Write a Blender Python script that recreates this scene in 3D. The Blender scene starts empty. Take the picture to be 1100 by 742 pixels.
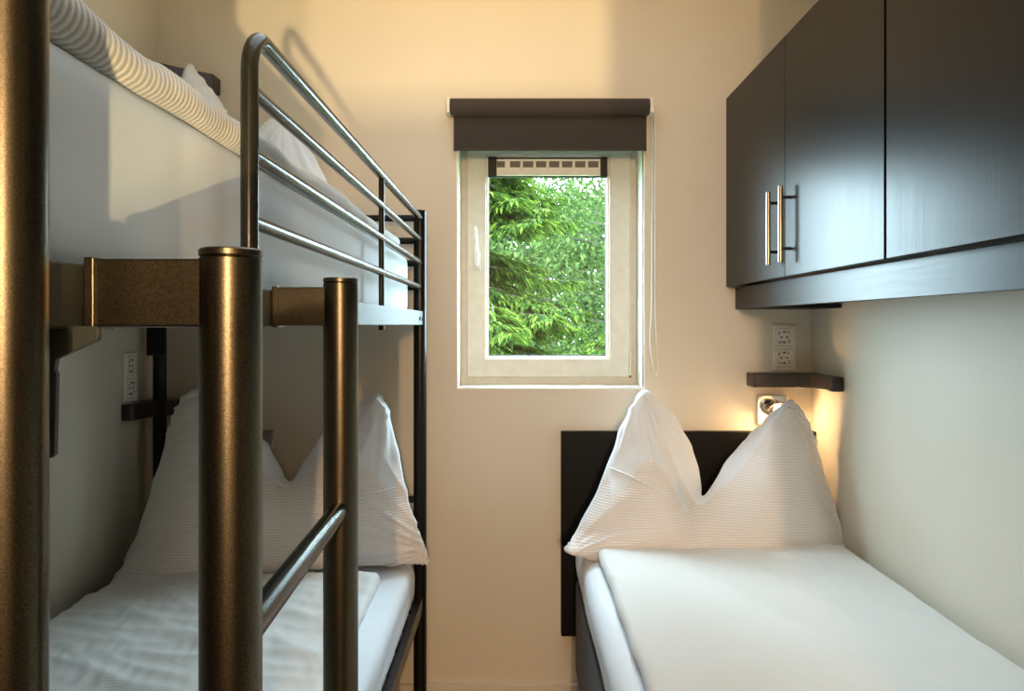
import bpy, bmesh, math, random
from mathutils import Vector, Matrix, noise

SC = bpy.context.scene
COL = SC.collection
PI = math.pi
H = 1.27            # camera height above the floor
F = 820.0           # focal length in pixels of the 1100 px frame
VX, VY = 553.0, 348.0

def X(px, y): return (px - VX) * y / F
def Z(py, y): return H + (VY - py) * y / F
def at(px, py, y): return Vector((X(px, y), y, Z(py, y)))

# ------------------------------------------------------------------ materials
def nt(name):
    m = bpy.data.materials.new(name); m.use_nodes = True
    n = m.node_tree; b = n.nodes['Principled BSDF']
    return m, n, b

def node(n, t, **kw):
    x = n.nodes.new(t)
    for k, v in kw.items():
        if k.startswith('i_'):
            x.inputs[k[2:].replace('_', ' ')].default_value = v
        else:
            setattr(x, k, v)
    return x

def coords(n, scale=(1, 1, 1), rot=(0, 0, 0)):
    tc = node(n, 'ShaderNodeTexCoord'); mp = node(n, 'ShaderNodeMapping')
    mp.inputs['Scale'].default_value = scale; mp.inputs['Rotation'].default_value = rot
    n.links.new(tc.outputs['Object'], mp.inputs['Vector'])
    return mp.outputs['Vector']

def ramp(n, fac, stops):
    r = node(n, 'ShaderNodeValToRGB')
    e = r.color_ramp.elements
    e[0].position, e[0].color = stops[0][0], (*stops[0][1], 1)
    e[1].position, e[1].color = stops[-1][0], (*stops[-1][1], 1)
    for p, c in stops[1:-1]:
        q = e.new(p); q.color = (*c, 1)
    n.links.new(fac, r.inputs['Fac'])
    return r.outputs['Color']

def bump(n, b, h, strength=.3, dist=.001):
    bp = node(n, 'ShaderNodeBump'); bp.inputs['Strength'].default_value = strength
    bp.inputs['Distance'].default_value = dist
    n.links.new(h, bp.inputs['Height']); n.links.new(bp.outputs['Normal'], b.inputs['Normal'])
    return bp

def plain(name, col, rough=.5, metal=0., spec=.5, nscale=None, nstr=.1, ndist=.001, var=.06):
    m, n, b = nt(name)
    b.inputs['Roughness'].default_value = rough; b.inputs['Metallic'].default_value = metal
    b.inputs['Specular IOR Level'].default_value = spec
    t = node(n, 'ShaderNodeTexNoise'); t.inputs['Scale'].default_value = nscale or 30; t.inputs['Detail'].default_value = 4
    n.links.new(coords(n), t.inputs['Vector'])
    lo = tuple(c * (1 - var) for c in col); hi = tuple(min(1, c * (1 + var)) for c in col)
    n.links.new(ramp(n, t.outputs['Fac'], [(.3, lo), (.7, hi)]), b.inputs['Base Color'])
    if nscale: bump(n, b, t.outputs['Fac'], nstr, ndist)
    return m

def metal_powder(name, col=(.27, .235, .18), rough=.36):
    m, n, b = nt(name)
    b.inputs['Metallic'].default_value = 1.0
    t = node(n, 'ShaderNodeTexNoise'); t.inputs['Scale'].default_value = 950; t.inputs['Detail'].default_value = 2
    n.links.new(coords(n), t.inputs['Vector'])
    n.links.new(ramp(n, t.outputs['Fac'], [(.35, tuple(c*.72 for c in col)), (.68, tuple(c*1.35 for c in col))]), b.inputs['Base Color'])
    b.inputs['Roughness'].default_value = rough
    bump(n, b, t.outputs['Fac'], .10, .0003)
    return m

def fabric(name, col, stripe_dir=None, period=.007, stripe=.10, strength=.4, dist=.0012, wrinkle=.0, grain=500):
    m, n, b = nt(name)
    b.inputs['Roughness'].default_value = .9; b.inputs['Specular IOR Level'].default_value = .15
    b.inputs['Sheen Weight'].default_value = .15
    v = coords(n)
    t = node(n, 'ShaderNodeTexNoise'); t.inputs['Scale'].default_value = grain; t.inputs['Detail'].default_value = 3
    n.links.new(v, t.inputs['Vector'])
    h = t.outputs['Fac']
    big = node(n, 'ShaderNodeTexNoise'); big.inputs['Scale'].default_value = 6; big.inputs['Detail'].default_value = 5
    n.links.new(v, big.inputs['Vector'])
    if stripe_dir:
        w = node(n, 'ShaderNodeTexWave', wave_type='BANDS', bands_direction=stripe_dir, wave_profile='SIN')
        w.inputs['Scale'].default_value = .314 / period; w.inputs['Distortion'].default_value = 1.6
        w.inputs['Detail'].default_value = 2; w.inputs['Detail Scale'].default_value = .35
        n.links.new(v, w.inputs['Vector'])
        dk = tuple(c * (1 - stripe) for c in col)
        n.links.new(ramp(n, w.outputs['Fac'], [(.1, dk), (.6, col)]), b.inputs['Base Color'])
        ad = node(n, 'ShaderNodeMath', operation='MULTIPLY_ADD'); ad.inputs[1].default_value = .25
        n.links.new(t.outputs['Fac'], ad.inputs[0]); n.links.new(w.outputs['Fac'], ad.inputs[2]); h = ad.outputs[0]
    else:
        n.links.new(ramp(n, big.outputs['Fac'], [(.3, tuple(c*.965 for c in col)), (.7, col)]), b.inputs['Base Color'])
    bp = bump(n, b, h, strength, dist)
    if wrinkle:
        b2 = node(n, 'ShaderNodeBump'); b2.inputs['Strength'].default_value = wrinkle; b2.inputs['Distance'].default_value = .02
        n.links.new(big.outputs['Fac'], b2.inputs['Height']); n.links.new(b2.outputs['Normal'], bp.inputs['Normal'])
    return m

def wood_black(name, axis, base=(.009, .007, .006), rough=.31, bs=.22):
    m, n, b = nt(name)
    sc = {'Z': (90, 90, 3.0), 'Y': (90, 3.0, 90)}[axis]
    t = node(n, 'ShaderNodeTexNoise'); t.inputs['Scale'].default_value = 1.6; t.inputs['Detail'].default_value = 6; t.inputs['Roughness'].default_value = .65
    n.links.new(coords(n, sc), t.inputs['Vector'])
    n.links.new(ramp(n, t.outputs['Fac'], [(.3, tuple(c*.7 for c in base)), (.75, tuple(c*1.5 for c in base))]), b.inputs['Base Color'])
    n.links.new(ramp(n, t.outputs['Fac'], [(.3, (rough-.01,)*3), (.75, (rough+.04,)*3)]), b.inputs['Roughness'])
    b.inputs['Specular IOR Level'].default_value = .16
    bump(n, b, t.outputs['Fac'], bs, .0006)
    return m

def emit(name, col, s):
    m, n, b = nt(name)
    b.inputs['Base Color'].default_value = (*col, 1)
    b.inputs['Emission Color'].default_value = (*col, 1); b.inputs['Emission Strength'].default_value = s
    return m

def glass_mat():
    m = bpy.data.materials.new('window_glass'); m.use_nodes = True; n = m.node_tree; n.nodes.clear()
    o = node(n, 'ShaderNodeOutputMaterial'); mx = node(n, 'ShaderNodeMixShader')
    tr = node(n, 'ShaderNodeBsdfTransparent'); gl = node(n, 'ShaderNodeBsdfGlossy');     tr.inputs['Color'].default_value = (.95, .98, .96, 1); gl.inputs['Roughness'].default_value = .30
    mx.inputs[0].default_value = .003
    n.links.new(tr.outputs[0], mx.inputs[1]); n.links.new(gl.outputs[0], mx.inputs[2])
    n.links.new(mx.outputs[0], o.inputs[0])
    return m

def leaf_mat(name, dark, mid, light):
    m, n, b = nt(name)
    g = node(n, 'ShaderNodeNewGeometry')
    n.links.new(ramp(n, g.outputs['Random Per Island'], [(0, dark), (.45, mid), (1, light)]), b.inputs['Base Color'])
    b.inputs['Roughness'].default_value = .8; b.inputs['Specular IOR Level'].default_value = .08
    t = node(n, 'ShaderNodeBsdfTranslucent'); mx = node(n, 'ShaderNodeMixShader'); mx.inputs[0].default_value = .35
    n.links.new(ramp(n, g.outputs['Random Per Island'], [(0, mid), (1, light)]), t.inputs['Color'])
    out = n.nodes['Material Output']
    n.links.new(b.outputs[0], mx.inputs[1]); n.links.new(t.outputs[0], mx.inputs[2]); n.links.new(mx.outputs[0], out.inputs[0])
    return m

def wall_mat():
    m, n, b = nt('painted_wall_panel')
    b.inputs['Roughness'].default_value = .55; b.inputs['Specular IOR Level'].default_value = .3
    t = node(n, 'ShaderNodeTexNoise'); t.inputs['Scale'].default_value = 2.2; t.inputs['Detail'].default_value = 3
    n.links.new(coords(n), t.inputs['Vector'])
    n.links.new(ramp(n, t.outputs['Fac'], [(.3, (.68, .63, .53)), (.7, (.715, .665, .565))]), b.inputs['Base Color'])
    f = node(n, 'ShaderNodeTexNoise'); f.inputs['Scale'].default_value = 260
    n.links.new(coords(n), f.inputs['Vector'])
    bump(n, b, f.outputs['Fac'], .08, .001)
    return m

M = dict(
    wall=wall_mat(),
    ceil=plain('ceiling_paint', (.80, .76, .68), .7),
    metal=metal_powder('bronze_black_powder_coat', (.10, .088, .064), .32),
    metal_dark=plain('black_powder_coat', (.007, .007, .0065), .30, 0, .22, nscale=900, nstr=.05, ndist=.0003),
    bar=plain('glossy_black_bar', (.016, .018, .016), .24, 0, .42, nscale=900, nstr=.05, ndist=.0003),
    steel=plain('brushed_steel', (.45, .40, .31), .28, 1.0, nscale=400, nstr=.1, ndist=.0003),
    chrome=plain('chrome', (.82, .80, .76), .12, 1.0),
    door=wood_black('black_brown_wood_door', 'Z'),
    rail=wood_black('black_brown_wood_rail', 'Y'),
    shelf=plain('black_brown_shelf', (.028, .018, .013), .38, 0, .5, nscale=60, nstr=.1),
    board=plain('black_headboard', (.004, .004, .004), .5, 0, .15, nscale=300, nstr=.15),
    base=fabric('dark_bed_base_cloth', (.035, .028, .024), grain=700),
    grey_steel=plain('dark_grey_steel', (.05, .062, .057), .45, 0, .4, nscale=300),
    rail_coat=plain('satin_dark_rail_coat', (.060, .066, .054), .50, 0, .35, nscale=900, nstr=.08, ndist=.0003),
    gap=plain('matt_black', (.006, .006, .006), .8),  # plain black of the cabinet carcasses, cross board, legs and feet
    pvc=plain('white_window_plastic', (.66, .66, .62), .35, 0, .5),
    bead=plain('white_glazing_bead', (.92, .91, .86), .35),
    gasket=plain('black_gasket', (.01, .012, .01), .6),
    slot=plain('grey_vent_slot', (.17, .165, .145), .6),
    sock=plain('white_socket_plastic', (.85, .84, .80), .25),
    hole=plain('dark_hole', (.02, .02, .02), .7),
    blind=fabric('dark_brown_blind_cloth', (.060, .050, .043), 'X', .002, .12, .25, .0004),
    cord=plain('white_cord', (.80, .76, .68), .5),
    sheet=fabric('white_sheet', (.82, .86, .92), wrinkle=.12),
    mattw=fabric('white_mattress_cover', (.73, .81, .87), strength=.15),
    pillow=fabric('seersucker_pillow_cotton', (.86, .83, .82), 'Z', .0072, .14, .55, .0016),
    duvet=fabric('white_duvet_cotton', (.77, .765, .745), 'Y', .009, .02, .2, .001, wrinkle=.10),
    duvet_rib=fabric('ribbed_duvet_cotton', (.80, .80, .79), 'Y', .0085, .32, .5, .0012),
    floor=None,
    grass=None,
    bulb=emit('warm_bulb', (1, .75, .45), 14),
    glass=glass_mat(),
    bark=plain('tree_bark', (.03, .022, .015), .9, nscale=25, nstr=.8, ndist=.02, var=.4),
    spruce=leaf_mat('spruce_needles', (.0031, .0112, .0025), (.0186, .0458, .0056), (.0805, .1146, .0130)),
    pale=leaf_mat('pale_green_leaves', (.0099, .0260, .0062), (.0298, .0557, .0124), (.0681, .0960, .0260)),
    dark=leaf_mat('dark_green_leaves', (.0012, .0050, .0012), (.0043, .0118, .0025), (.0099, .0248, .0062)),
    bush=leaf_mat('bright_bush_needles', (.0050, .0161, .0025), (.0279, .0588, .0074), (.0929, .1300, .0161)),
)

def floor_mat():
    m, n, b = nt('laminate_floor')
    t = node(n, 'ShaderNodeTexNoise'); t.inputs['Scale'].default_value = 2; t.inputs['Detail'].default_value = 6
    n.links.new(coords(n, (14, 1.2, 1)), t.inputs['Vector'])
    n.links.new(ramp(n, t.outputs['Fac'], [(.3, (.20, .13, .075)), (.7, (.33, .22, .13))]), b.inputs['Base Color'])
    br = node(n, 'ShaderNodeTexBrick'); br.inputs['Scale'].default_value = 1
    b.inputs['Roughness'].default_value = .4
    bump(n, b, t.outputs['Fac'], .1, .001)
    return m
M['floor'] = floor_mat()
M['hall'] = plain('dark_hall_paint', (.10, .075, .05), .8)  # dark so the unseen hall sends little reflection into the metal posts
M['grass'] = plain('garden_grass', (.07, .16, .03), .9, nscale=15, nstr=1, ndist=.05, var=.5)

# ------------------------------------------------------------------ mesh helpers
class MB:
    def __init__(s): s.bm = bmesh.new()
    def add(s, verts, faces, smooth=False):
        vs = [s.bm.verts.new(v) for v in verts]
        for f in faces:
            try:
                fc = s.bm.faces.new([vs[i] for i in f]); fc.smooth = smooth
            except ValueError: pass
        return s
    def box(s, x0, x1, y0, y1, z0, z1, bev=.0, seg=2):
        t = bmesh.new()
        bmesh.ops.create_cube(t, size=1)
        for v in t.verts:
            v.co = Vector(((x0+x1)/2 + v.co.x*(x1-x0), (y0+y1)/2 + v.co.y*(y1-y0), (z0+z1)/2 + v.co.z*(z1-z0)))
        if bev: bmesh.ops.bevel(t, geom=t.edges[:], offset=bev, segments=seg, profile=.5, affect='EDGES')
        return s.merge(t, smooth=False)
    def merge(s, t, smooth=None, mat=None):
        t.verts.ensure_lookup_table(); t.verts.index_update()
        vs = [s.bm.verts.new((mat @ v.co) if mat else v.co) for v in t.verts]
        for f in t.faces:
            try:
                g = s.bm.faces.new([vs[v.index] for v in f.verts]); g.smooth = f.smooth if smooth is None else smooth
            except ValueError: pass
        t.free(); return s
    def tube(s, pts, r, seg=24, caps=True, bev=0):
        pts = [Vector(p) for p in pts]
        rr = r if isinstance(r, (list, tuple)) else [r]*len(pts)
        if bev and len(pts) == 2:
            d = (pts[1]-pts[0]).normalized()
            pts = [pts[0], pts[0]+d*bev, pts[1]-d*bev, pts[1]]; rr = [r-bev, r, r, r-bev]
        tg = []
        for i in range(len(pts)):
            a = pts[max(i-1, 0)]; b = pts[min(i+1, len(pts)-1)]; tg.append((b-a).normalized())
        up = Vector((0, 0, 1)) if abs(tg[0].z) < .9 else Vector((1, 0, 0))
        nrm = tg[0].cross(up).normalized()
        rings = []
        for i, p in enumerate(pts):
            nrm = (nrm - tg[i]*nrm.dot(tg[i])).normalized(); bn = tg[i].cross(nrm)
            rings.append([s.bm.verts.new(p + (nrm*math.cos(2*PI*k/seg) + bn*math.sin(2*PI*k/seg))*rr[i]) for k in range(seg)])
        for i in range(len(rings)-1):
            for k in range(seg):
                f = s.bm.faces.new([rings[i][k], rings[i][(k+1) % seg], rings[i+1][(k+1) % seg], rings[i+1][k]]); f.smooth = True
        if caps:
            s.bm.faces.new(rings[0][::-1]); s.bm.faces.new(rings[-1])
        return s
    def prism(s, poly, a0, a1, axis='z', bev=0):
        """poly: 2D list; axis: extrusion axis."""
        t = bmesh.new()
        def mk(p, a):
            return Vector((p[0], p[1], a)) if axis == 'z' else (Vector((p[0], a, p[1])) if axis == 'y' else Vector((a, p[0], p[1])))
        n = len(poly)
        lo = [t.verts.new(mk(p, a0)) for p in poly]; hi = [t.verts.new(mk(p, a1)) for p in poly]
        t.faces.new(lo[::-1]); t.faces.new(hi)
        for i in range(n): t.faces.new([lo[i], lo[(i+1) % n], hi[(i+1) % n], hi[i]])
        bmesh.ops.recalc_face_normals(t, faces=t.faces[:])
        if bev: bmesh.ops.bevel(t, geom=t.edges[:], offset=bev, segments=2, profile=.5, affect='EDGES')
        return s.merge(t, smooth=False)
    def ring(s, o, i, y0, y1, bev=.002):
        """rectangular frame in XZ. o, i = (x0,x1,z0,z1)"""
        ox0, ox1, oz0, oz1 = o; ix0, ix1, iz0, iz1 = i
        t = bmesh.new()
        oc = [(ox0, oz0), (ox1, oz0), (ox1, oz1), (ox0, oz1)]; ic = [(ix0, iz0), (ix1, iz0), (ix1, iz1), (ix0, iz1)]
        def L(c, y): return [t.verts.new((p[0], y, p[1])) for p in c]
        a, b, c, d = L(oc, y0), L(ic, y0), L(oc, y1), L(ic, y1)
        for k in range(4):
            j = (k+1) % 4
            t.faces.new([a[k], a[j], b[j], b[k]]); t.faces.new([c[j], c[k], d[k], d[j]])
            t.faces.new([a[j], a[k], c[k], c[j]]); t.faces.new([b[k], b[j], d[j], d[k]])
        bmesh.ops.recalc_face_normals(t, faces=t.faces[:])
        if bev:
            es = [e for e in t.edges if len(e.link_faces) == 2 and e.calc_face_angle(0) > .5]
            bmesh.ops.bevel(t, geom=es, offset=bev, segments=2, profile=.5, affect='EDGES')
        return s.merge(t, smooth=False)
    def soft(s, x0, x1, y0, y1, z0, z1, r, n=(30, 40, 8), fn=None):
        """rounded box of fine grid faces; fn(p, normal) -> displaced p"""
        t = bmesh.new(); cache = {}
        c0 = Vector((x0, y0, z0)); sz = Vector((x1-x0, y1-y0, z1-z0))
        rx = Vector((min(r, sz.x*.499), min(r, sz.y*.499), min(r, sz.z*.499)))
        def V(i, j, k):
            key = (i, j, k)
            if key in cache: return cache[key]
            p = Vector((c0.x + sz.x*i/n[0], c0.y + sz.y*j/n[1], c0.z + sz.z*k/n[2]))
            q = Vector((min(max(p.x, x0+rx.x), x1-rx.x), min(max(p.y, y0+rx.y), y1-rx.y), min(max(p.z, z0+rx.z), z1-rx.z)))
            d = p - q
            nn = Vector((d.x/rx.x, d.y/rx.y, d.z/rx.z))
            if nn.length > 1e-6:
                nn.normalize(); p = q + Vector((nn.x*rx.x, nn.y*rx.y, nn.z*rx.z))
            if fn: p = fn(p, nn)
            cache[key] = t.verts.new(p); return cache[key]
        N = n
        for i in range(N[0]):
            for j in range(N[1]):
                t.faces.new([V(i, j, N[2]), V(i+1, j, N[2]), V(i+1, j+1, N[2]), V(i, j+1, N[2])])
                t.faces.new([V(i, j, 0), V(i, j+1, 0), V(i+1, j+1, 0), V(i+1, j, 0)])
        for i in range(N[0]):
            for k in range(N[2]):
                t.faces.new([V(i, 0, k), V(i+1, 0, k), V(i+1, 0, k+1), V(i, 0, k+1)])
                t.faces.new([V(i, N[1], k), V(i, N[1], k+1), V(i+1, N[1], k+1), V(i+1, N[1], k)])
        for j in range(N[1]):
            for k in range(N[2]):
                t.faces.new([V(0, j, k), V(0, j, k+1), V(0, j+1, k+1), V(0, j+1, k)])
                t.faces.new([V(N[0], j, k), V(N[0], j+1, k), V(N[0], j+1, k+1), V(N[0], j, k+1)])
        return s.merge(t, smooth=True)
    def obj(s, name, mat, parent=None, origin=None, sharp=38):
        """coordinates are world metres; a child shares its parent's origin"""
        o0 = Vector(wloc(parent)) if parent else Vector(origin if origin is not None else base_of(s.bm))
        for v in s.bm.verts: v.co -= o0
        me = bpy.data.meshes.new(name); s.bm.to_mesh(me); s.bm.free()
        if sharp:
            fl = [False]*len(me.polygons); me.polygons.foreach_get('use_smooth', fl)
            me.set_sharp_from_angle(angle=math.radians(sharp)); me.polygons.foreach_set('use_smooth', fl)
        me.materials.append(mat)
        o = bpy.data.objects.new(name, me); COL.objects.link(o)
        if parent: o.parent = parent
        else: o.location = o0
        return o

def wloc(o):
    p = Vector((0, 0, 0))
    while o: p += o.location; o = o.parent
    return p
def base_of(bm):
    c = [v.co for v in bm.verts]
    return Vector(((min(v.x for v in c)+max(v.x for v in c))/2, (min(v.y for v in c)+max(v.y for v in c))/2, min(v.z for v in c)))
def tag(o, label=None, cat=None, group=None, kind=None):
    if label: o['label'] = label
    if cat: o['category'] = cat
    if group: o['group'] = group
    if kind: o['kind'] = kind
    return o
def thing(name, loc, label=None, cat=None, group=None, kind=None):
    o = bpy.data.objects.new(name, None); COL.objects.link(o); o.location = loc; o.empty_display_size = .05
    return tag(o, label, cat, group, kind)

# ------------------------------------------------------------------ dimensions
XL, XR, YB = -1.19, .995, 2.55      # left wall, right wall, back wall
YF = -.45                           # wall with the doorway behind the camera
CE = 2.46
W0, W1, WZ0, WZ1 = -.190, .429, H-.213, H+.705       # window opening
T = .24

# ------------------------------------------------------------------ the room
m = MB()
m.box(XL-.15, W0, YB, YB+T, -.05, CE+.1); m.box(W1, XR+.15, YB, YB+T, -.05, CE+.1)
m.box(W0, W1, YB, YB+T, -.05, WZ0); m.box(W0, W1, YB, YB+T, WZ1, CE+.1)
tag(m.obj('wall_back', M['wall']), 'cream back wall with the small window', 'wall', kind='structure')
m = MB(); m.box(XL-.15, XL, YF-.1, YB, -.05, CE+.1)
tag(m.obj('wall_left', M['wall']), 'cream side wall behind the bunk bed', 'wall', kind='structure')
m = MB(); m.box(XR, XR+.15, YF-.1, YB, -.05, CE+.1)
tag(m.obj('wall_right', M['wall']), 'cream side wall beside the single bed under the cabinets', 'wall', kind='structure')
m = MB()
m.box(XL, -.148, YF-.1, YF, 0, CE); m.box(.80, XR, YF-.1, YF, 0, CE); m.box(-.148, .80, YF-.1, YF, 2.12, CE)
tag(m.obj('wall_front', M['hall']), 'dark wall around the doorway behind the viewer', 'wall', kind='structure')
m = MB(); m.box(XL, XR, -3.35, -3.2, -.05, CE+.1)  # added hallway behind the camera for the evening light to pass through
tag(m.obj('wall_hall', M['hall']), 'dark end wall of the added hallway outside the room', 'wall', kind='structure')
m = MB(); m.box(XL-.15, XR+.15, -3.35, YF-.1, -.1, 0)
tag(m.obj('floor_hall', M['hall']), 'dark floor of the added hallway outside the room', 'floor', kind='structure')
m = MB(); m.box(XL-.15, XR+.15, YF-.1, YB+T, -.1, 0)
tag(m.obj('floor', M['floor']), 'brown laminate floor between the beds', 'floor', kind='structure')
m = MB(); m.box(XL-.15, XR+.15, -3.35, YB+T, CE, CE+.1)
tag(m.obj('ceiling', M['ceil']), 'pale ceiling', 'ceiling', kind='structure')
m = MB(); m.box(XL, XR, YB-.014, YB, 0, .072, .002)
tag(m.obj('baseboard_back', M['wall']), 'low cream baseboard under the window', 'baseboard', kind='structure')
m = MB(); m.box(XL, XL+.014, YF, YB-.014, 0, .072, .002)
tag(m.obj('baseboard_left', M['wall']), 'low cream baseboard behind the bunk bed', 'baseboard', kind='structure')
m = MB(); m.box(XR-.014, XR, YF, YB-.014, 0, .072, .002)
tag(m.obj('baseboard_right', M['wall']), 'low cream baseboard beside the single bed', 'baseboard', kind='structure')
for nm, a, b in (('trim_1', XL, XL+.006), ('trim_2', XR-.006, XR)):
    m = MB(); m.box(a, b, YB-.006, YB, .072, CE)
    tag(m.obj(nm, M['wall']), 'thin cream corner strip ' + ('above the upper bunk' if nm == 'trim_1' else 'beside the wall sockets'), 'trim', kind='structure')
m = MB(); m.box(.46, .798, YF-.07, YF-.03, .008, 2.115, .002)  # door leaf added to narrow the evening light from behind the camera
dr = tag(m.obj('added_door', M['door']), 'dark door added ajar behind the viewer to narrow the light', 'door', kind='structure')
m = MB(); m.tube([(.51, YF-.03, 1.05), (.51, YF+.02, 1.05), (.62, YF+.02, 1.05)], .009, 14); m.obj('door_handle', M['steel'], dr)
# outline bead around the window opening
m = MB(); m.ring((W0-.005, W1+.005, WZ0-.005, WZ1+.005), (W0, W1, WZ0, WZ1), YB-.003, YB+.02, .001)
tag(m.obj('trim_3', M['bead']), 'thin white edge strip around the window recess', 'trim', kind='structure')

for nm, a, b in (('wall_hall_left', XL-.15, XL), ('wall_hall_right', XR, XR+.15)):
    m = MB(); m.box(a, b, -3.35, YF-.1, -.05, CE+.1)
    tag(m.obj(nm, M['hall']), 'dark side wall of the added hallway outside the room', 'wall', kind='structure')

# ------------------------------------------------------------------ window
YW = 2.70
win = thing('window_1', ((W0+W1)/2, YW, WZ0), 'white plastic window looking onto green trees', 'window', kind='structure')
m = MB(); m.ring((W0-.01, W1+.01, WZ0-.01, WZ1+.01), (W0+.045, W1-.045, WZ0+.045, WZ1-.045), YW, YW+.07, .002)
m.obj('frame', M['pvc'], win)
SX0, SX1, SZ0, SZ1 = X(501.5, 2.685), X(677, 2.685), Z(405, 2.685), H+.665
GX0, GX1, GZ0, GZ1 = X(524, 2.70), X(652, 2.70), Z(383, 2.70), Z(169, 2.70)
m = MB(); m.ring((SX0, SX1, SZ0, SZ1), (GX0-.006, GX1+.006, GZ0-.006, GZ1+.006), YW-.018, YW+.05, .003)
sash = m.obj('sash', M['pvc'], win)
m = MB(); m.ring((GX0-.0065, GX1+.0065, GZ0-.0065, GZ1+.0065), (GX0+.002, GX1-.002, GZ0+.002, GZ1-.002), YW-.010, YW+.012, .0015)
m.obj('glazing_bead', M['bead'], sash)
m = MB(); m.ring((GX0, GX1, GZ0, GZ1), (GX0+.0045, GX1-.0045, GZ0+.0055, GZ1-.0045), YW+.004, YW+.016, 0)
m.obj('gasket', M['gasket'], sash)
m = MB(); m.box(GX0, GX1, YW+.018, YW+.022, GZ0, GZ1)
m.obj('pane', M['glass'], sash)
# hinge cover on the lower corner
hx = X(677, 2.68)
m = MB(); m.tube([(hx, YW-.022, Z(404, 2.68)), (hx, YW-.022, Z(378, 2.68))], .0045, 14, bev=.001)
m.obj('hinge', M['pvc'], win)
m = MB(); m.tube([(hx, YW-.022, Z(405.5, 2.68)), (hx, YW-.022, Z(403, 2.68))], .0048, 14)
m.obj('hinge_pin', M['slot'], win)
# handle
hy = YW-.018
m = MB(); m.box(X(508.5, hy), X(516.5, hy), hy-.010, hy, Z(290, hy), Z(271, hy), .004, 3)
hd = m.obj('handle', M['pvc'], win)
m = MB()
cx = X(512.5, hy)
m.tube([(cx, hy-.008, Z(283, hy)), (cx, hy-.034, Z(283, hy))], .007, 16, bev=.001)
m.tube([(cx, hy-.034, Z(286, hy)), (cx, hy-.038, Z(278, hy)), (cx-.003, hy-.038, Z(262, hy)), (cx-.006, hy-.036, Z(247, hy)), (cx-.006, hy-.036, Z(245, hy))], [.006, .0085, .0075, .006, .003], 16)
m.obj('lever', M['bead'], hd)
# ventilation strip at the top of the glass
vy = YW-.004
VZ0, VZ1 = Z(190, vy), Z(169.5, vy)
m = MB(); m.box(GX0+.002, GX1-.002, vy-.002, vy+.02, VZ0-.001, VZ1, .001)
vent = m.obj('ventilation_strip', M['gasket'], win)
m = MB(); m.box(X(533.5, vy), X(645, vy), vy-.012, vy-.001, VZ0+.003, VZ1-.006, .002)
m.obj('vent_cover', M['bead'], vent)
for k in range(8):
    a = X(533.8 + k*14, vy-.012); w = .036 if k else .028
    m = MB(); m.box(a, a+w, vy-.0128, vy-.008, Z(180.5, vy), Z(174, vy))
    for q in range(6): m.box(a+w*(q+.35)/6, a+w*(q+.5)/6, vy-.0136, vy-.0126, Z(180.5, vy), Z(174, vy))
    m.obj('vent_slot', M['slot'], vent)
for a, b in ((524.5, 533.5), (644.5, 652)):
    m = MB(); m.box(X(a, vy), X(b, vy), vy-.018, vy, VZ0-.004, VZ1, .003)
    m.obj('end_cap', M['gasket'], vent)

# ------------------------------------------------------------------ roller blind
yb = 2.505
bx0, bx1 = X(484, yb), X(697, yb)
bz = Z(115, yb)
bl = thing('roller_blind', ((bx0+bx1)/2, yb, bz), 'dark brown roller blind rolled up above the window', 'blind')
m = MB(); m.tube([(bx0, yb, bz), (bx1, yb, bz)], .0275, 40, bev=.002)
m.obj('roll', M['blind'], bl)
m = MB()
fx0, fx1 = X(486.5, yb-.02), X(696.5, yb-.02)
fz0, fz1 = Z(158, yb-.02), bz+.004
nx, nz = 40, 14; vs = []; fs = []
for s_ in (0, .0009):
    for j in range(nz+1):
        for i in range(nx+1):
            vs.append((fx0+(fx1-fx0)*i/nx, yb+.014+s_+.0012*math.sin(i*.5+j*.1)*(1-j/nz), fz0+(fz1-fz0)*j/nz))
N = (nx+1)*(nz+1)
for s_ in (0, 1):
    for j in range(nz):
        for i in range(nx):
            a = s_*N+j*(nx+1)+i; q = [a, a+1, a+nx+2, a+nx+1]; fs.append(q if not s_ else q[::-1])
m.add(vs, fs, True)
m.obj('fabric', M['blind'], bl)
m = MB(); m.box(fx0, fx1, yb+.0095, yb+.0185, fz0-.004, fz0+.006, .002)
m.obj('bottom_bar', M['blind'], bl)
for a, b in ((bx0-.012, bx0-.001), (bx1+.001, bx1+.014)):
    m = MB(); m.box(a, b, yb-.024, YB-.001, bz-.024, bz+.026, .003)
    m.tube([((a if a < 0 else b-.004), yb, bz), ((a+.004 if a < 0 else b), yb, bz)], .02, 24)
    m.obj('bracket', M['cord'], bl)
m = MB()
yc = 2.52
def bez(ps, n=40):
    out = []
    for i in range(len(ps)-1):
        p0 = ps[max(i-1, 0)]; p1 = ps[i]; p2 = ps[i+1]; p3 = ps[min(i+2, len(ps)-1)]
        for k in range(n):
            t = k/n
            out.append(tuple(.5*((2*p1[q]) + (-p0[q]+p2[q])*t + (2*p0[q]-5*p1[q]+4*p2[q]-p3[q])*t*t + (-p0[q]+3*p1[q]-3*p2[q]+p3[q])*t**3) for q in range(len(p1))))
    out.append(tuple(ps[-1])); return out
cp = [(700.6, 118), (700.8, 180), (700.2, 250), (700.0, 320), (698.2, 365), (700.6, 390), (704.6, 402.5), (706.3, 396), (705.2, 365), (703.8, 330), (703.6, 250), (703.4, 180), (703.2, 118)]
pts = [at(a, b, yc) for a, b in bez(cp, 10)]
m.tube(pts, .0017, 8)
m.obj('pull_cord', M['cord'], bl)

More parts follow.
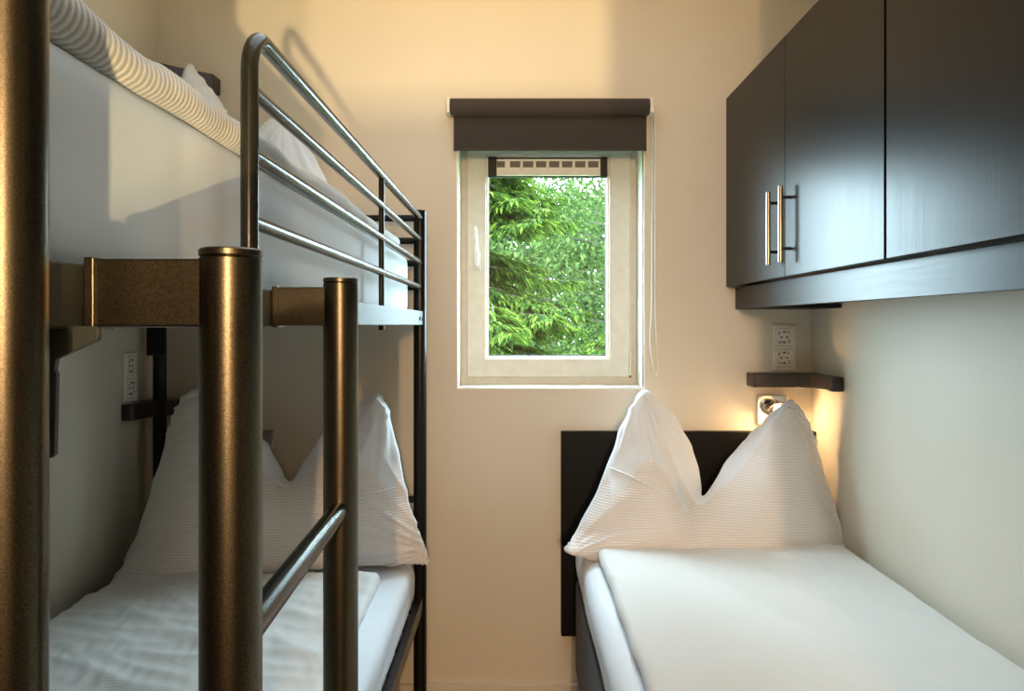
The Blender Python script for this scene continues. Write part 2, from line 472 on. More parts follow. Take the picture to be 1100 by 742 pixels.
# ------------------------------------------------------------------ bunk bed
XA = -.303; XW = -1.135; YR = 2.44; YN = .458
RZ0, RZ1 = H-.003, H+.041
bunk = thing('bunk_bed', ((XA+XW)/2, (YR+YN)/2, 0), 'tall black metal bunk bed with guard rails along the left wall', 'bunk bed')
PR = .0205
for x, y, lab in ((XA, YN, 1), (XA, YR, 0), (XW, YR, 0), (XW, YN, 1)):
    top = H+.363 if y > 1 else H+.62
    m = MB(); m.tube([(x, y, 0.004), (x, y, top)], PR, 40, bev=.003)
    m.tube([(x, y, 0), (x, y, .012)], PR+.003, 24, bev=.002)
    m.obj('corner_post', M['metal'] if y < 1 else M['metal_dark'], bunk)
for x in (XA, XW):
    m = MB(); m.box(x-.011, x+.011, YN+.012, YR-.012, RZ0, RZ1, .002)
    o = m.obj('side_rail', M['rail_coat'], bunk)
    if x == XA:
        for yy in (YR-.10, YR-.035):
            m2 = MB(); m2.tube([(x+.0105, yy, H+.017), (x+.0145, yy, H+.017)], .006, 12)
            m2.obj('bolt', M['metal_dark'], o)
for y in (YN, YR):
    m = MB(); m.box(XW+.015, XA-.015, y-.011, y+.011, RZ0, RZ1, .002)
    m.obj('end_rail', M['metal_dark'], bunk)
    for zz in (.338, .266, .194, .118):
        m = MB(); m.tube([(XW, y, H+zz), (XA, y, H+zz)], .0105, 20)
        m.obj('end_bar', M['metal_dark'], bunk)
# slatted base
m = MB()
for k in range(14):
    y = YN+.10+k*.14
    m.box(XW+.012, XA-.012, y-.03, y+.03, H+.012, H+.024, .002)
m.obj('slatted_base', M['metal_dark'], bunk)
# guard: hoop, three bars, middle upright
GY = .872
r = .0100
pts = [(XA, GY, H+.0)]
Rb = .05; zc = H+.338-Rb
pts += [(XA, GY, zc)]
for k in range(1, 9):
    a = k/8*PI/2
    pts.append((XA, GY+Rb*(1-math.cos(a)), zc+Rb*math.sin(a)))
pts.append((XA, YR, H+.338))
m = MB(); m.tube(pts, r, 24)
m.obj('guard_hoop', M['bar'], bunk)
for zz in (.269, .196, .118):
    m = MB(); m.tube([(XA, GY, H+zz), (XA, YR, H+zz)], .0085, 20)
    m.obj('guard_bar', M['bar'], bunk)
m = MB(); m.tube([(XA, 1.735, H-.014), (XA, 1.735, H+.338)], .0066, 16)
m.obj('guard_upright', M['metal_dark'], bunk)
# lower bed frame
LZ = .36
for x in (XA, XW):
    m = MB(); m.box(x-.011, x+.011, YN+.012, YR-.012, LZ, LZ+.045, .002); m.obj('lower_side_rail', M['metal_dark'], bunk)
for y in (YN, YR):
    m = MB(); m.box(XW+.015, XA-.015, y-.011, y+.011, LZ, LZ+.045, .002); m.obj('lower_end_rail', M['metal_dark'], bunk)
m = MB(); m.tube([(XW, YR, H-.56), (XA, YR, H-.56)], .0105, 18); m.obj('lower_end_bar', M['metal_dark'], bunk)
m = MB()
for k in range(14):
    y = YN+.10+k*.14
    m.box(XW+.012, XA-.012, y-.03, y+.03, LZ+.018, LZ+.03, .002)
m.obj('lower_slatted_base', M['metal_dark'], bunk)
# joining bracket of the rear wall-side post
m = MB(); m.box(XW-.030, XW+.026, YR-.028, YR-.012, H-.10, H+.0, .003); m.obj('post_bracket', M['metal_dark'], bunk)
# hook bracket beside the near post
yk = .50
pl = [(40, 350), (104, 350), (107, 353), (106, 365), (100, 368), (61, 386), (59, 398), (61, 400), (59, 488), (55, 492), (40, 492)]
m = MB(); m.prism([(X(a, yk), Z(b, yk)) for a, b in pl], yk-.001, yk+.004, 'y', .0008)
hk = m.obj('hook_bracket', M['grey_steel'], bunk)
m = MB(); m.tube([(X(53, yk), yk-.004, Z(447, yk)), (X(53, yk), yk-.0005, Z(447, yk))], .0035, 16); m.obj('hole_disc', M['gap'], hk)  # black disc standing in for the hole in the bracket

# ------------------------------------------------------------------ ladder hooked on the bunk bed
L1 = (X(248, .53), .53); L2 = (X(366, .93), .93)
lad = thing('bed_ladder', (-.205, .73, 0), 'dark bronze metal ladder with round posts hooked to the bunk side rail', 'ladder')
for (x, y), tz in ((L1, H+.052), (L2, H+.056)):
    m = MB(); m.tube([(x, y, .003), (x, y, tz-.006)], PR+.0004, 48, bev=.001)
    p_ = m.obj('ladder_post', M['metal'], lad)
    m = MB(); m.tube([(x, y, tz-.006), (x, y, tz)], PR+.0005, 48, bev=.0012); m.obj('post_cap', M['metal'], p_)
    m = MB(); m.tube([(x, y, 0), (x, y, .02)], PR+.002, 32, bev=.001); m.obj('rubber_foot', M['gap'], p_)
    m = MB(); m.box(XA+.0135, x-.012, y-.012, y+.012, H-.002, H+.0445, .0015)
    a_ = m.obj('hook_arm', M['metal'], lad)
    m = MB(); m.box(XA+.0115, XA+.0185, y-.0145, y+.013, H-.004, H+.0455, .001)
    m.obj('hook_plate', M['metal'], a_)
for k in range(4):
    z = H-.224-k*.285
    m = MB(); m.tube([(L1[0]+.002, L1[1]+.015, z), (L2[0]+.001, L2[1]-.015, z)], .0115, 24); m.obj('rung', M['bar'], lad)

# ------------------------------------------------------------------ bedding
def N3(p, s, seed=0.0): return noise.noise(Vector((p.x*s[0]+seed, p.y*s[1]+seed*1.7, p.z*s[2]-seed)))

def mattress(name, x0, x1, y0, y1, z0, z1, r, label, mat, seed, amp=.004):
    def fn(p, n):
        a = amp*N3(p, (4, 3, 5), seed) + amp*.6*N3(p, (16, 3, 30), seed+4) + amp*.3*N3(p, (30, 25, 30), seed)
        if n.length > .1: return p + n*a
        return p
    m = MB(); m.soft(x0, x1, y0, y1, z0, z1, r, (50, 90, 12), fn)
    return tag(m.obj(name, mat, sharp=0), label, 'mattress', 'mattresses of the three beds')

UM = mattress('mattress', XW+.028, -.335, YN+.045, 2.415, H+.027, H+.215, .028, 'thick pale mattress in a smooth sheet on the upper bunk', M['mattw'], 1, .0015)
LM = mattress('mattress', XW+.028, -.312, YN+.045, 2.41, LZ+.032, H-.745, .032, 'white sheeted mattress on the lower bunk', M['sheet'], 5, .004)
RM = mattress('mattress', .198, XR-.012, .50, 2.50, H-.835, H-.70, .045, 'white sheeted mattress on the single bed under the cabinets', M['sheet'], 9, .004)

def fold(p, ang, f, seed, stretch=5):
    c, s = math.cos(ang), math.sin(ang)
    u, v = p.x*c+p.y*s, -p.x*s+p.y*c
    a = noise.noise(Vector((u*f, v*f/stretch, seed)))
    return 1-abs(a)*2

def duvet(x0, x1, y0, y1, z0, z1, r, label, mat, seed, amp, ang, n=(110, 200, 8), sag=None):
    def fn(p, nn):
        top = max(0, (p.z-z0)/(z1-z0))
        d = amp*(.9*N3(p, (5, 4, 0), seed) + .55*fold(p, ang, 7, seed) + .30*fold(p, ang+.35, 15, seed+3) + .14*fold(p, ang-.6, 30, seed+8, 3))
        p = p + Vector((0, 0, d*top))
        ex = amp*.7*N3(p, (2, 9, 2), seed+11)
        if nn.length > .1: p = p + Vector((nn.x*ex, nn.y*ex, 0))
        if sag: p = sag(p)
        return p
    m = MB(); m.soft(x0, x1, y0, y1, z0, z1, r, n, fn)
    return tag(m.obj('duvet', mat, sharp=0), label, 'duvet', 'duvets of the three beds')

def sagU(p):
    e = max(0, (p.x+.50)/.17)
    k = .010*noise.noise(Vector((p.y*3.1, 2.2, 0))) + .006*noise.noise(Vector((p.y*8, 7.2, 0)))
    return p + Vector((0, 0, (k-.006)*min(1, e)))
duvet(XW+.03, -.330, .48, 2.20, H+.2175, H+.256, .021, 'grey white ribbed duvet hanging over the edge of the upper bunk', M['duvet_rib'], 3, .006, 1.2, n=(60, 200, 10), sag=sagU)
duvet(XW+.022, -.375, .50, 2.16, H-.742, H-.708, .017, 'crumpled bluish white duvet on the lower bunk', M['duvet'], 14, .014, .9)
duvet(.243, XR-.02, .48, 2.26, H-.6965, H-.655, .021, 'smooth off white duvet on the single bed under the cabinets', M['duvet'], 23, .006, .35)

def pillow(cols, y0f, y1f, label, seed, top_y, back_y, thick=.11, plain_area=None, zf=0.0):
    """cols: list of (bottom, ridge, silhouette) pixel pairs at the pillow's own depth"""
    n = len(cols)
    rows_front = [0, .08, .22, .42, .62, .82, .95, 1.0]
    grid = []
    for i, (b, rg, sl) in enumerate(cols):
        s = i/(n-1)
        full = math.sin(PI*min(1, max(0, s)))**.45 if 0 < s < 1 else 0
        yb_ = y0f + (y1f-y0f)*s
        h = abs(b[1]-rg[1])/190.0
        yt = yb_ + (top_y-yb_)*min(1, .35+.65*h) if full else yb_
        ys = yt + .07*full*min(1, .25+ (abs(sl[0]-rg[0])+abs(sl[1]-rg[1]))/22.0)
        c = []
        c.append(at(b[0], b[1]-2, yb_+.10*full))                      # underside
        for t in rows_front:
            px = b[0]+(rg[0]-b[0])*t; py = b[1]+(rg[1]-b[1])*t
            bulge = thick*full*min(1, .35+.75*h)*math.sin(PI*t**.62)**.8 if 0 < t < 1 else 0
            y = yb_+(yt-yb_)*t - bulge*.62 + (.02*full if t == 0 else 0)
            c.append(at(px, py, y))
        c.append(at((rg[0]+sl[0])/2, (rg[1]+sl[1])/2 - .6, (yt+ys)/2-.004))
        c.append(at(sl[0], sl[1], ys))
        yb2 = min(back_y, ys+.02*full)
        for t in (.85, .5, .15):
            px = b[0]+(sl[0]-b[0])*t; py = b[1]+(sl[1]-b[1])*t
            yy = min(back_y, ys*t + (yb_+.19*full)*(1-t) + .035*full*math.sin(PI*t))
            q = at(px, py, ys); c.append(Vector((q.x, max(yy, ys if t > .8 else yb_), q.z)))
        grid.append([Vector((q.x, q.y, max(q.z, zf+.004))) for q in c])
    R = len(grid[0])
    t = bmesh.new(); vl = t.verts.layers.float.new('crease_vert'); cl = t.edges.layers.float.new('crease_edge')
    V = [[t.verts.new(p) for p in c] for c in grid]
    for i in range(n-1):
        for j in range(R):
            f = t.faces.new([V[i][j], V[i+1][j], V[i+1][(j+1) % R], V[i][(j+1) % R]])
            if j in (8, 9) or (plain_area and plain_area[0] <= i < plain_area[1] and plain_area[2] <= j <= 9): f.material_index = 1
    t.faces.new(V[0][::-1]); t.faces.new(V[-1])
    bmesh.ops.recalc_face_normals(t, faces=t.faces[:])
    for i in range(n-1):
        for j, cr in ((8, .35), (10, .55)):
            e = t.edges.get((V[i][j], V[i+1][j]))
            if e: e[cl] = cr
    for i in range(1, n-1):
        up = all(cols[i][2][1] <= cols[k][2][1] for k in range(max(0, i-2), min(n, i+3)))
        dn = all(cols[i][2][1] >= cols[k][2][1] for k in range(max(0, i-2), min(n, i+3)))
        if up or dn:
            for j in (8, 9, 10): V[i][j][vl] = .95 if up else .8
    for i in (0, n-1):
        for j in range(R): V[i][j][vl] = .7
    me = bpy.data.meshes.new('pillow_cage'); t.to_mesh(me); t.free()
    me.materials.append(M['pillow']); me.materials.append(M['sheet']); o = bpy.data.objects.new('pillow_cage', me); COL.objects.link(o)
    md = o.modifiers.new('s', 'SUBSURF'); md.levels = 3; md.render_levels = 3
    dg = bpy.context.evaluated_depsgraph_get(); dg.update()
    ev = o.evaluated_get(dg); bm = bmesh.new(); bm.from_mesh(ev.to_mesh()); bm.normal_update()
    bpy.data.objects.remove(o); bpy.data.meshes.remove(me)
    notch = min(cols[3:-3], key=lambda c: -c[1][1])[1]
    nc = at(notch[0], notch[1], (y0f+top_y)/2)
    xs = [c[0][0] for c in cols]; pk = sorted(cols[2:-2], key=lambda c: c[2][1]); lp = pk[0]
    rp = next(c for c in pk if abs(c[2][0]-lp[2][0]) > 70)
    folds = []
    for c, k_ in ((cols[0], 5.0), (cols[-1], 5.0), (lp, 6.0), (rp, 6.0)):
        q_ = at(c[2][0], c[2][1], (y0f+top_y)/2); folds.append((q_.x, q_.z, k_))
    for v in bm.verts:
        p = v.co.copy()
        d = .006*N3(p, (9, 9, 9), seed) + .003*N3(p, (22, 22, 22), seed+2)
        # folds fanning from the middle notch
        a = math.atan2(p.z-nc.z, p.x-nc.x); rr = math.hypot(p.z-nc.z, p.x-nc.x)
        d += .0045*math.exp(-((rr-.17)/.12)**2)*noise.noise(Vector((a*5.0, rr*2, seed)))
        for cx_, cz_, k_ in folds:
            a = math.atan2(p.z-cz_, p.x-cx_); rr = math.hypot(p.z-cz_, p.x-cx_)
            rg_ = max(0, 1-abs(noise.noise(Vector((a*k_, rr*1.5, seed+k_))))*2.6)**2
            d += .011*rg_*math.exp(-((rr-.13)/.12)**2)
        v.co = p + v.normal*d; v.co.z = max(v.co.z, zf)
    for f in bm.faces: f.smooth = True
    q = MB(); q.bm.free(); q.bm = bm
    ob = q.obj('pillow', M['pillow'], sharp=0); ob.data.materials.append(M['sheet'])
    return tag(ob, label, 'pillow', 'white seersucker pillows standing in pointed folds')

cR = [((606, 591), (606, 590), (606, 590)),
      ((622, 597), (616, 580), (616, 579)),
      ((645, 601), (636, 548), (635, 546)),
      ((668, 603), (653, 503), (652, 500)),
      ((690, 604), (671, 457), (671, 453)),
      ((710, 604), (689, 420), (691, 417)),
      ((724, 604), (704, 444), (716, 437)),
      ((736, 604), (722, 488), (738, 467)),
      ((748, 603), (736, 527), (753, 500)),
      ((760, 603), (751, 545), (753, 541)),
      ((776, 603), (776, 526), (772, 508)),
      ((796, 603), (808, 492), (797, 473)),
      ((820, 604), (848, 432), (850, 425)),
      ((850, 605), (868, 455), (870, 452)),
      ((872, 605), (881, 497), (883, 495)),
      ((888, 605), (892, 540), (894, 538)),
      ((899, 605), (903, 578), (905, 577)),
      ((906, 603), (908, 596), (909, 596))]
PRt = pillow(cR, 2.235, 2.26, 'white pillow with two pointed folds on the single bed under the corner shelf', 3.0, 2.40, 2.49, plain_area=(3, 8, 5), zf=H-.697)
cL = [((116, 633), (117, 631), (118, 630)),
      ((132, 634), (132, 610), (133, 608)),
      ((158, 634), (150, 570), (150, 567)),
      ((182, 632), (165, 520), (166, 516)),
      ((202, 630), (184, 458), (184, 454)),
      ((222, 628), (197, 423), (199, 419)),
      ((240, 626), (216, 423), (220, 418)),
      ((258, 624), (246, 462), (262, 452)),
      ((276, 622), (277, 504), (296, 482)),
      ((296, 620), (309, 529), (311, 525)),
      ((315, 618), (334, 508), (328, 494)),
      ((336, 616), (365, 462), (357, 452)),
      ((360, 613), (406, 423), (407, 417)),
      ((385, 611), (420, 452), (421, 449)),
      ((408, 609), (429, 497), (430, 494)),
      ((430, 608), (436, 540), (437, 538)),
      ((448, 608), (450, 578), (451, 577)),
      ((460, 607), (461, 603), (461, 602))]
PLt = pillow(cL, 2.10, 2.33, 'white pillow with two pointed folds on the lower bunk', 8.0, 2.33, 2.415, .10, plain_area=(11, 14, 5), zf=H-.742)
cU = [((128, 258), (129, 256), (129, 255)),
      ((140, 262), (142, 232), (142, 230)),
      ((155, 262), (158, 190), (158, 188)),
      ((170, 262), (173, 148), (173, 145)),
      ((184, 262), (188, 105), (188, 102)),
      ((198, 262), (202, 71), (203, 66)),
      ((212, 262), (212, 95), (219, 84)),
      ((226, 262), (226, 128), (236, 114)),
      ((240, 262), (244, 152), (250, 140)),
      ((254, 262), (258, 166), (260, 160)),
      ((268, 262), (272, 152), (272, 146)),
      ((284, 262), (290, 134), (288, 129)),
      ((300, 262), (302, 128), (303, 124)),
      ((320, 262), (322, 152), (323, 150)),
      ((340, 262), (342, 184), (343, 182)),
      ((356, 262), (356, 208), (357, 206)),
      ((370, 262), (370, 234), (371, 233)),
      ((384, 258), (385, 254), (385, 254))]
PUt = pillow(cU, 2.25, 2.25, 'cream lit pillow peeking above the duvet of the upper bunk', 12.0, 2.33, 2.415, .09, plain_area=(1, 17, 1), zf=H+.219)

from mathutils.bvhtree import BVHTree
def seam(pl, pts, label):
    'a sewn flap edge lying on the front of a pillow'
    bm = bmesh.new(); bm.from_mesh(pl.data); tr = BVHTree.FromBMesh(bm); o0 = pl.location
    out = []
    for px, py in bez(pts, 10):
        d = at(px, py, 1) - Vector((0, 0, H)); hit = tr.ray_cast(Vector((0, 0, H))-o0, d.normalized())
        if hit[0] is not None: out.append(hit[0]+o0+hit[1]*.0022)
    bm.free()
    if len(out) > 3:
        m = MB(); m.tube(out, .0024, 8); o = m.obj('flap_seam', M['sheet'], pl, sharp=0); o['label'] = label
seam(PRt, [(656, 503), (680, 513), (705, 526), (735, 541)], 'white sewn flap seam')
seam(PLt, [(387, 535), (405, 529), (424, 523)], 'white sewn flap seam')

# ------------------------------------------------------------------ single bed and headboard
bed = thing('single_bed', (.6, 1.5, 0), 'dark upholstered single bed base along the right wall', 'bed')
m = MB(); m.box(.200, XR-.012, .50, 2.505, H-1.135, H-.84, .006); m.obj('base', M['base'], bed)
for x in (.235, XR-.05):
    for y in (.56, 1.5, 2.45):
        m = MB(); m.tube([(x, y, 0), (x, y, H-1.13)], [.018, .024], 20); m.obj('leg', M['gap'], bed)
m = MB(); m.box(X(603, 2.52), XR-.002, 2.515, YB-.001, Z(683, 2.52), Z(463.5, 2.52), .003)
tag(m.obj('headboard', M['board']), 'flat black headboard on the wall behind the single bed', 'headboard')

# ------------------------------------------------------------------ wall cabinets
CX = .705; CZ0, CZ1 = H+.124, H+.752
def cabinet(y0, y1, label):
    c = thing('wall_cabinet', ((CX+XR)/2, (y0+y1)/2, CZ0), label, 'cabinet', 'black brown wall cabinets over the single bed')
    m = MB(); m.box(CX+.02, XR-.001, y0+.001, y1-.001, CZ0+.004, CZ1-.002, .001); m.obj('carcass', M['gap'], c)
    ym = (y0+y1)/2; ym = 1.993 if y1 > 2.3 else ym
    for a, b, hy in ((y0, ym, ym-.042), (ym, y1, ym+.052)):
        m = MB(); m.box(CX, CX+.019, a+.0016, b-.0012, CZ0, CZ1, .0012)
        d = m.obj('door', M['door'], c)
        m = MB(); hxp = CX-.026
        m.tube([(hxp, hy, H+.158), (hxp, hy, H+.354)], .0058, 20, bev=.001)
        h_ = m.obj('handle', M['steel'], d)
        for zz in (.193, .324):
            m = MB(); m.tube([(hxp+.003, hy, H+zz), (CX+.002, hy, H+zz)], .0042, 14); m.obj('handle_post', M['gasket'], h_)
    return c
cabinet(1.456, 2.547, 'black brown wall cabinet against the back wall with two bar handles')
cabinet(.380, 1.450, 'black brown wall cabinet nearest the viewer with no handle in sight')
m = MB(); m.box(.736, .752, .36, YB-.002, H+.050, H+.121, .001)
pel = tag(m.obj('cabinet_pelmet', M['rail']), 'long black brown board running under the wall cabinets', 'pelmet')
m = MB(); m.box(.753, XR-.002, 2.318, YB-.002, H+.049, H+.062, .001); m.obj('cross_board', M['gap'], pel)

# ------------------------------------------------------------------ corner shelves
def shelf(side, z0, z1, label):
    pl = [(.222, 0), (.222, .080), (.09, .092), (.055, .13), (.036, .235), (.028, .245), (0.0015, .245), (0.0015, 0)]
    if side > 0: poly = [(XR-a, YB-.0015-b) for a, b in pl]
    else: poly = [(XL+a, YB-.0015-b) for a, b in pl]
    m = MB(); m.prism(poly, z0, z1, 'z', .003)
    o = tag(m.obj('corner_shelf', M['shelf']), label, 'shelf', 'dark brown corner shelves by the beds')
    return o
shelf(1, H-.205, H-.160, 'dark brown corner shelf under the wall cabinet above the reading lamp')
shelf(-1, H-.292, H-.243, 'dark corner shelf behind the bunk post under the left wall sockets')
def shelf_up():
    pl = [(.208, 0), (.208, .06), (.10, .15), (.036, .235), (0.0015, .235), (0.0015, 0)]
    m = MB(); m.prism([(XL+a, YB-.0015-b) for a, b in pl], H+.762, H+.815, 'z', .003)
    tag(m.obj('corner_shelf', M['shelf']), 'black corner shelf high above the upper bunk behind its pillow', 'shelf', 'dark brown corner shelves by the beds')
shelf_up()

# ------------------------------------------------------------------ wall sockets
def socket(M4, label):
    """built facing -Y at the origin (plate bottom centre), then placed by matrix"""
    root = thing('wall_socket', M4.translation, label, 'socket', 'white double wall sockets above the corner shelves')
    def put(m, name, mat, par):
        for v in m.bm.verts: v.co = M4 @ v.co
        return m.obj(name, mat, par)
    w, h = .076, .150
    m = MB(); m.ring((-w/2, w/2, 0, h), (-w/2+.009, w/2-.009, .009, h-.009), -.009, -.0015, .002)
    m.box(-w/2+.009, w/2-.009, -.0075, -.0015, h/2-.004, h/2+.004, .001)
    fr = put(m, 'frame', M['sock'], root)
    for zc in (h*.27, h*.73):
        m = MB(); m.ring((-.029, .029, zc-.028, zc+.028), (-.0205, .0205, zc-.0205, zc+.0205), -.0105, -.004, .001)
        ins = put(m, 'socket_insert', M['sock'], root)
        m = MB()
        m.tube([(0, -.0075, zc), (0, -.0005, zc)], .0225, 32)
        rim = put(m, 'socket_well', M['sock'], ins)
        m = MB()
        bm_ = m
        for k in range(32):
            pass
        for dx in (-.0095, .0095): m.tube([(dx, -.0088, zc), (dx, -.007, zc)], .0030, 14)
        for dz in (-.0175, .0175): m.box(-.0035, .0035, -.0092, -.007, zc+dz-.0026, zc+dz+.0026)
        for k in (0, 1, 2, 3):
            a = PI/4+k*PI/2; m.tube([(math.cos(a)*.0195, -.0082, zc+math.sin(a)*.0195), (math.cos(a+.35)*.0195, -.0082, zc+math.sin(a+.35)*.0195)], .0012, 6)
        put(m, 'contact_holes', M['hole'], ins)
    return root
socket(Matrix.Translation((X(841.5, YB), YB-.0002, H-.153)), 'white double socket on the back wall over the right corner shelf')
socket(Matrix.Translation((XL+.0002, 2.352, H-.238)) @ Matrix.Rotation(PI/2, 4, 'Z'), 'white double socket on the left wall above the shelf in the lower bunk')

# ------------------------------------------------------------------ reading lamps
def reading_lamp(xc, zt, label, on, sx=1):
    w = .098
    L = thing('reading_lamp', (xc, YB, zt-w/2), label, 'lamp', 'small square reading lamps on the back wall')
    m = MB(); m.box(xc-w/2, xc+w/2, YB-.012, YB-.0012, zt-w, zt, .002); m.obj('wall_plate', M['chrome'], L)
    d = Vector((-.05*sx, -.80, -.60)).normalized()
    c = Vector((xc+.006*sx, YB-.050, zt-.036 - (.02 if sx < 0 else 0)))
    m = MB(); m.tube([(xc+.012*sx, YB-.012, zt-.020), (xc+.012*sx, YB-.030, zt-.020), c-d*.008], .005, 14); m.obj('arm', M['chrome'], L)
    m = MB(); m.tube([c-d*.012, c-d*.010, c+d*.002, c+d*.014, c+d*.0142], [.010, .018, .028, .032, .028], 36)
    hd = m.obj('lamp_head', M['chrome'], L)
    m = MB(); m.tube([c+d*.0143, c+d*.0165], .017, 24); m.obj('bulb', M['bulb'] if on else M['sock'], hd)
    return c+d*.025, d
cR_, dR_ = reading_lamp(X(828, YB)+.0, Z(424, YB), 'lit chrome reading lamp over the black headboard behind the pillow tip', True)
reading_lamp(X(279, YB), Z(461, YB), 'unlit reading lamp on the back wall between the pillow folds in the lower bunk', False, -1)

m = MB(); m.box(-.55, .98, -1.12, -.84, .08, .757, .004)  # unseen box added to cut off the lower part of the floor glow
sb = tag(m.obj('glow_blocker', M['hall']), 'unseen dark sideboard added to cut the low hall light', 'sideboard')
for x in (-.5, .93):
    for y in (-1.08, -.88):
        m = MB(); m.tube([(x, y, 0), (x, y, .081)], .016, 14); m.obj('leg', M['gap'], sb)

# ------------------------------------------------------------------ trees outside
GZ = -.9   # the garden lies lower than the floor
m = MB()
n_ = 40; vs = []; fs = []
for j in range(n_+1):
    for i in range(n_+1):
        x = -14+28*i/n_; y = YB+T+.02+22*j/n_
        vs.append((x, y, GZ+.12*noise.noise(Vector((x*.4, y*.4, 0)))-.05))
for j in range(n_):
    for i in range(n_): a = j*(n_+1)+i; fs.append((a, a+1, a+n_+2, a+n_+1))
m.add(vs, fs, True)
tag(m.obj('garden_lawn', M['grass'], origin=(0, YB+T, GZ)), 'green lawn outside under the trees', 'lawn', kind='structure')

def spray(vs, fs, p, d, ln, w, rnd, droop):
    """a feathered needle spray: a thin bent diamond of two quads"""
    d = d.normalized()
    side = d.cross(Vector((rnd.uniform(-.3, .3), rnd.uniform(-.3, .3), 1))).normalized()
    mid = p + d*ln*.5 - Vector((0, 0, droop*ln*.25)); tip = p + d*ln - Vector((0, 0, droop*ln))
    b = len(vs)
    vs += [p, mid+side*w, tip, mid-side*w]
    fs.append((b, b+1, b+2, b+3))

def conifer(name, x, y, h, rad, nb, label, mat, seed, z0=GZ, base=.08, ls=.11, sub=16, ex=.75, group='trees outside the window'):
    rnd = random.Random(seed)
    t = thing(name, (x, y, z0), label, 'tree', group)
    m = MB(); m.tube([(x, y, z0-.1), (x+.03, y, z0+h*.5), (x, y, z0+h)], [h*.022, h*.014, .006], 12); m.obj('trunk', M['bark'], t)
    vs, fs = [], []
    br = MB()
    for i in range(nb):
        f = base+(1-base)*(i+rnd.random())/nb
        z = z0+h*f; R = rad*(1-f)**ex*rnd.uniform(.75, 1.1)+.05
        a = rnd.uniform(0, 2*PI); dr = Vector((math.cos(a), math.sin(a), 0))
        p0 = Vector((x, y, z))
        pts = [p0 + dr*R*k/6 + Vector((0, 0, -.32*R*(k/6)**1.3 + .16*R*(k/6)**3)) for k in range(7)]
        if R > .35: br.tube(pts, [.009, .008, .006, .005, .004, .003, .001], 5, caps=False)
        sidev = Vector((-dr.y, dr.x, 0))
        for k in range(sub):
            u = .15+.85*(k+rnd.random())/sub
            q = pts[min(5, int(u*6))].lerp(pts[min(6, int(u*6)+1)], u*6-int(u*6)) if u < 1 else pts[6]
            tl = R*.42*(1.1-u)+ls
            for sg in (-1, 1):
                dd = (sidev*sg*rnd.uniform(.6, 1)+dr*rnd.uniform(.3, .8)+Vector((0, 0, rnd.uniform(-.35, .1))))
                dd.normalize()
                nn = max(2, int(tl/(ls*.36)))
                for e in range(nn):
                    pp = q+dd*tl*e/nn - Vector((0, 0, .25*tl*(e/nn)**2))
                    for _ in range(2):
                        d2 = dd+Vector((rnd.uniform(-.45, .45), rnd.uniform(-.45, .45), rnd.uniform(-.5, .15)))
                        spray(vs, fs, pp, d2, ls*rnd.uniform(.6, 1.3), ls*rnd.uniform(.09, .17), rnd, .35)
    m = MB(); m.add(vs, fs); m.obj('needles', mat, t)
    br.obj('branches', M['bark'], t)
    return t

def leafy(name, x, y, h, rx, rz, cz, n, label, mat, seed, ls=.06, clumps=60, z0=GZ, group='trees outside the window', weep=.0):
    rnd = random.Random(seed)
    t = thing(name, (x, y, z0), label, 'tree', group)
    m = MB(); m.tube([(x, y, z0-.1), (x+.06, y, z0+h*.4), (x-.03, y, z0+h*.8), (x, y, z0+h)], [h*.02, h*.015, h*.008, .01], 12)
    tr = m.obj('trunk', M['bark'], t)
    vs, fs = [], []; br = MB()
    for c in range(clumps):
        a = rnd.uniform(0, 2*PI); el = rnd.uniform(-1, 1); rr = rnd.random()**.5
        cc = Vector((x+rx*rr*math.cos(a)*math.sqrt(1-el*el*.8), y+rx*rr*math.sin(a)*math.sqrt(1-el*el*.8), z0+cz+rz*el))
        st = Vector((x, y, max(z0+h*.15, min(z0+h*.95, cc.z-.3*rx*rr))))
        br.tube([st, (st+cc)/2+Vector((0, 0, .1)), cc], [.014, .008, .003], 5, caps=False)
        for k in range(n//clumps):
            g = Vector((rnd.gauss(0, 1), rnd.gauss(0, 1), rnd.gauss(0, 1)))*rx*.16
            if weep: g.z = -abs(g.z)*weep; g.x *= .5; g.y *= .5
            p = cc+g
            d = Vector((rnd.uniform(-1, 1), rnd.uniform(-1, 1), rnd.uniform(-1, .4)))
            spray(vs, fs, p, d, ls*rnd.uniform(.7, 1.3), ls*rnd.uniform(.25, .4), rnd, .2)
    m = MB(); m.add(vs, fs); m.obj('leaves', mat, t)
    br.obj('branches', M['bark'], t)
    return t

conifer('spruce_tree', -.36, 6.9, 6.3, 1.30, 230, 'tall bright green spruce tree filling the left side of the window view', M['spruce'], 2, ls=.085, sub=20)
conifer('yew_bush', -.15, 5.2, 2.30, .80, 90, 'low bright green conifer bush at the bottom of the window view', M['bush'], 7, ls=.06, sub=14, base=.15, ex=.45)
conifer('yew_bush', .95, 5.6, 2.60, .85, 90, 'yellow green conifer bush at the lower right of the window view', M['bush'], 11, ls=.06, sub=14, base=.15, ex=.45)
leafy('birch_tree', 1.65, 10.5, 7.2, 1.35, 2.6, 4.2, 24000, 'pale airy birch tree with sky showing through on the right', M['pale'], 21, ls=.065, clumps=120, weep=1.8)
leafy('birch_tree', .55, 13.5, 5.0, 1.5, 1.8, 2.6, 11000, 'light green leafy tree behind the bushes in the middle of the view', M['pale'], 31, ls=.13, clumps=80)
leafy('birch_tree', 1.9, 21.5, 6.2, 2.4, 2.4, 3.0, 15000, 'distant pale leafy tree low behind the airy birch', M['pale'], 51, ls=.17, clumps=80)
leafy('hedge_tree', -1.3, 18.5, 6.6, 1.9, 3.0, 3.6, 16000, 'dark leafy tree behind the bright spruce', M['dark'], 41, ls=.2, clumps=110)

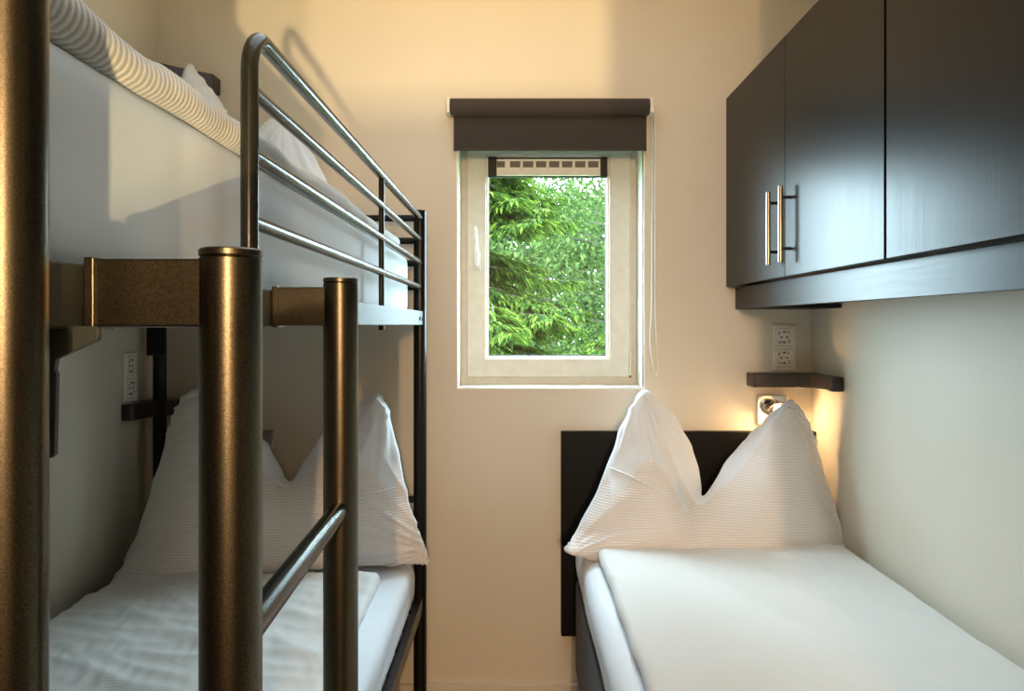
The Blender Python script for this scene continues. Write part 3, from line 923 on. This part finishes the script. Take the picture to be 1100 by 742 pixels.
# ------------------------------------------------------------------ lights
def light(name, typ, loc, col, e, **kw):
    d = bpy.data.lights.new(name, typ); d.color = col; d.energy = e
    tgt = kw.pop('to', None)
    for k, v in kw.items(): setattr(d, k, v)
    o = bpy.data.objects.new(name, d); COL.objects.link(o); o.location = loc
    if tgt is not None: o.rotation_euler = (Vector(tgt)-Vector(loc)).to_track_quat('-Z', 'Y').to_euler()
    return o
# low evening light coming through the doorway behind the viewer
light('hall_evening_light', 'AREA', (.22, -2.5, 1.56), (1, .62, .34), 50, shape='RECTANGLE', size=.025, size_y=.12, to=(-.3, 1.5, 1.3))
light('hall_tall_light', 'AREA', (.17, -2.0, 1.58), (1, .66, .34), 34, shape='RECTANGLE', size=.5, size_y=.85, to=(-.3, 1.5, 1.5))
light('hall_floor_glow', 'AREA', (.54, -2.2, .39), (1, .72, .34), 135, shape='RECTANGLE', size=.04, size_y=.05, to=(-.4, 1.5, 1.8))
# added fills, no fixtures: cool from the ceiling, warm uplight over the cabinets
light('cool_fill', 'AREA', (-.05, 1.35, CE-.02), (.60, .81, 1.0), 8, shape='RECTANGLE', size=.9, size_y=1.3, to=(-.05, 1.36, 0))
light('warm_wall_fill', 'AREA', (.86, 1.45, CZ1+.03), (1, .66, .22), 4, shape='RECTANGLE', size=.06, size_y=1.9, to=(.3, 1.45, CE+.8))
light('reading_lamp_light', 'POINT', cR_, (1, .62, .30), 2.4, shadow_soft_size=.012)
light('sun', 'SUN', (0, -4, 8), (1, .96, .88), 7, angle=.01, to=(-1.2, 4, 1.5-.0))
pt = light('window_portal', 'AREA', ((W0+W1)/2, YB+T+.06, (WZ0+WZ1)/2), (1, 1, 1), 1, shape='RECTANGLE', size=W1-W0, size_y=WZ1-WZ0, to=((W0+W1)/2, 0, (WZ0+WZ1)/2))
pt.data.cycles.is_portal = True

w = bpy.data.worlds.new('World'); SC.world = w; w.use_nodes = True
bgn = w.node_tree.nodes['Background']; bgn.inputs['Color'].default_value = (.66, .85, 1, 1); bgn.inputs['Strength'].default_value = 37

# ------------------------------------------------------------------ camera
cd = bpy.data.cameras.new('camera'); cam = bpy.data.objects.new('camera', cd); COL.objects.link(cam)
cam.location = (0, 0, H); cam.rotation_euler = (PI/2, 0, 0)
cd.sensor_width = 36; cd.lens = F/1100*36
cd.shift_x = -(VX-550)/1100; cd.shift_y = -(371-VY)/1100
cd.clip_start = .02; cd.clip_end = 200
SC.camera = cam
SC.view_settings.view_transform = 'Standard'
SC.view_settings.look = 'None'
SC.view_settings.exposure = .03
SC.cycles.use_denoising = True
SC.cycles.max_bounces = 10
SC.cycles.diffuse_bounces = 6
SC.cycles.transparent_max_bounces = 16
SC.cycles.sample_clamp_indirect = 6
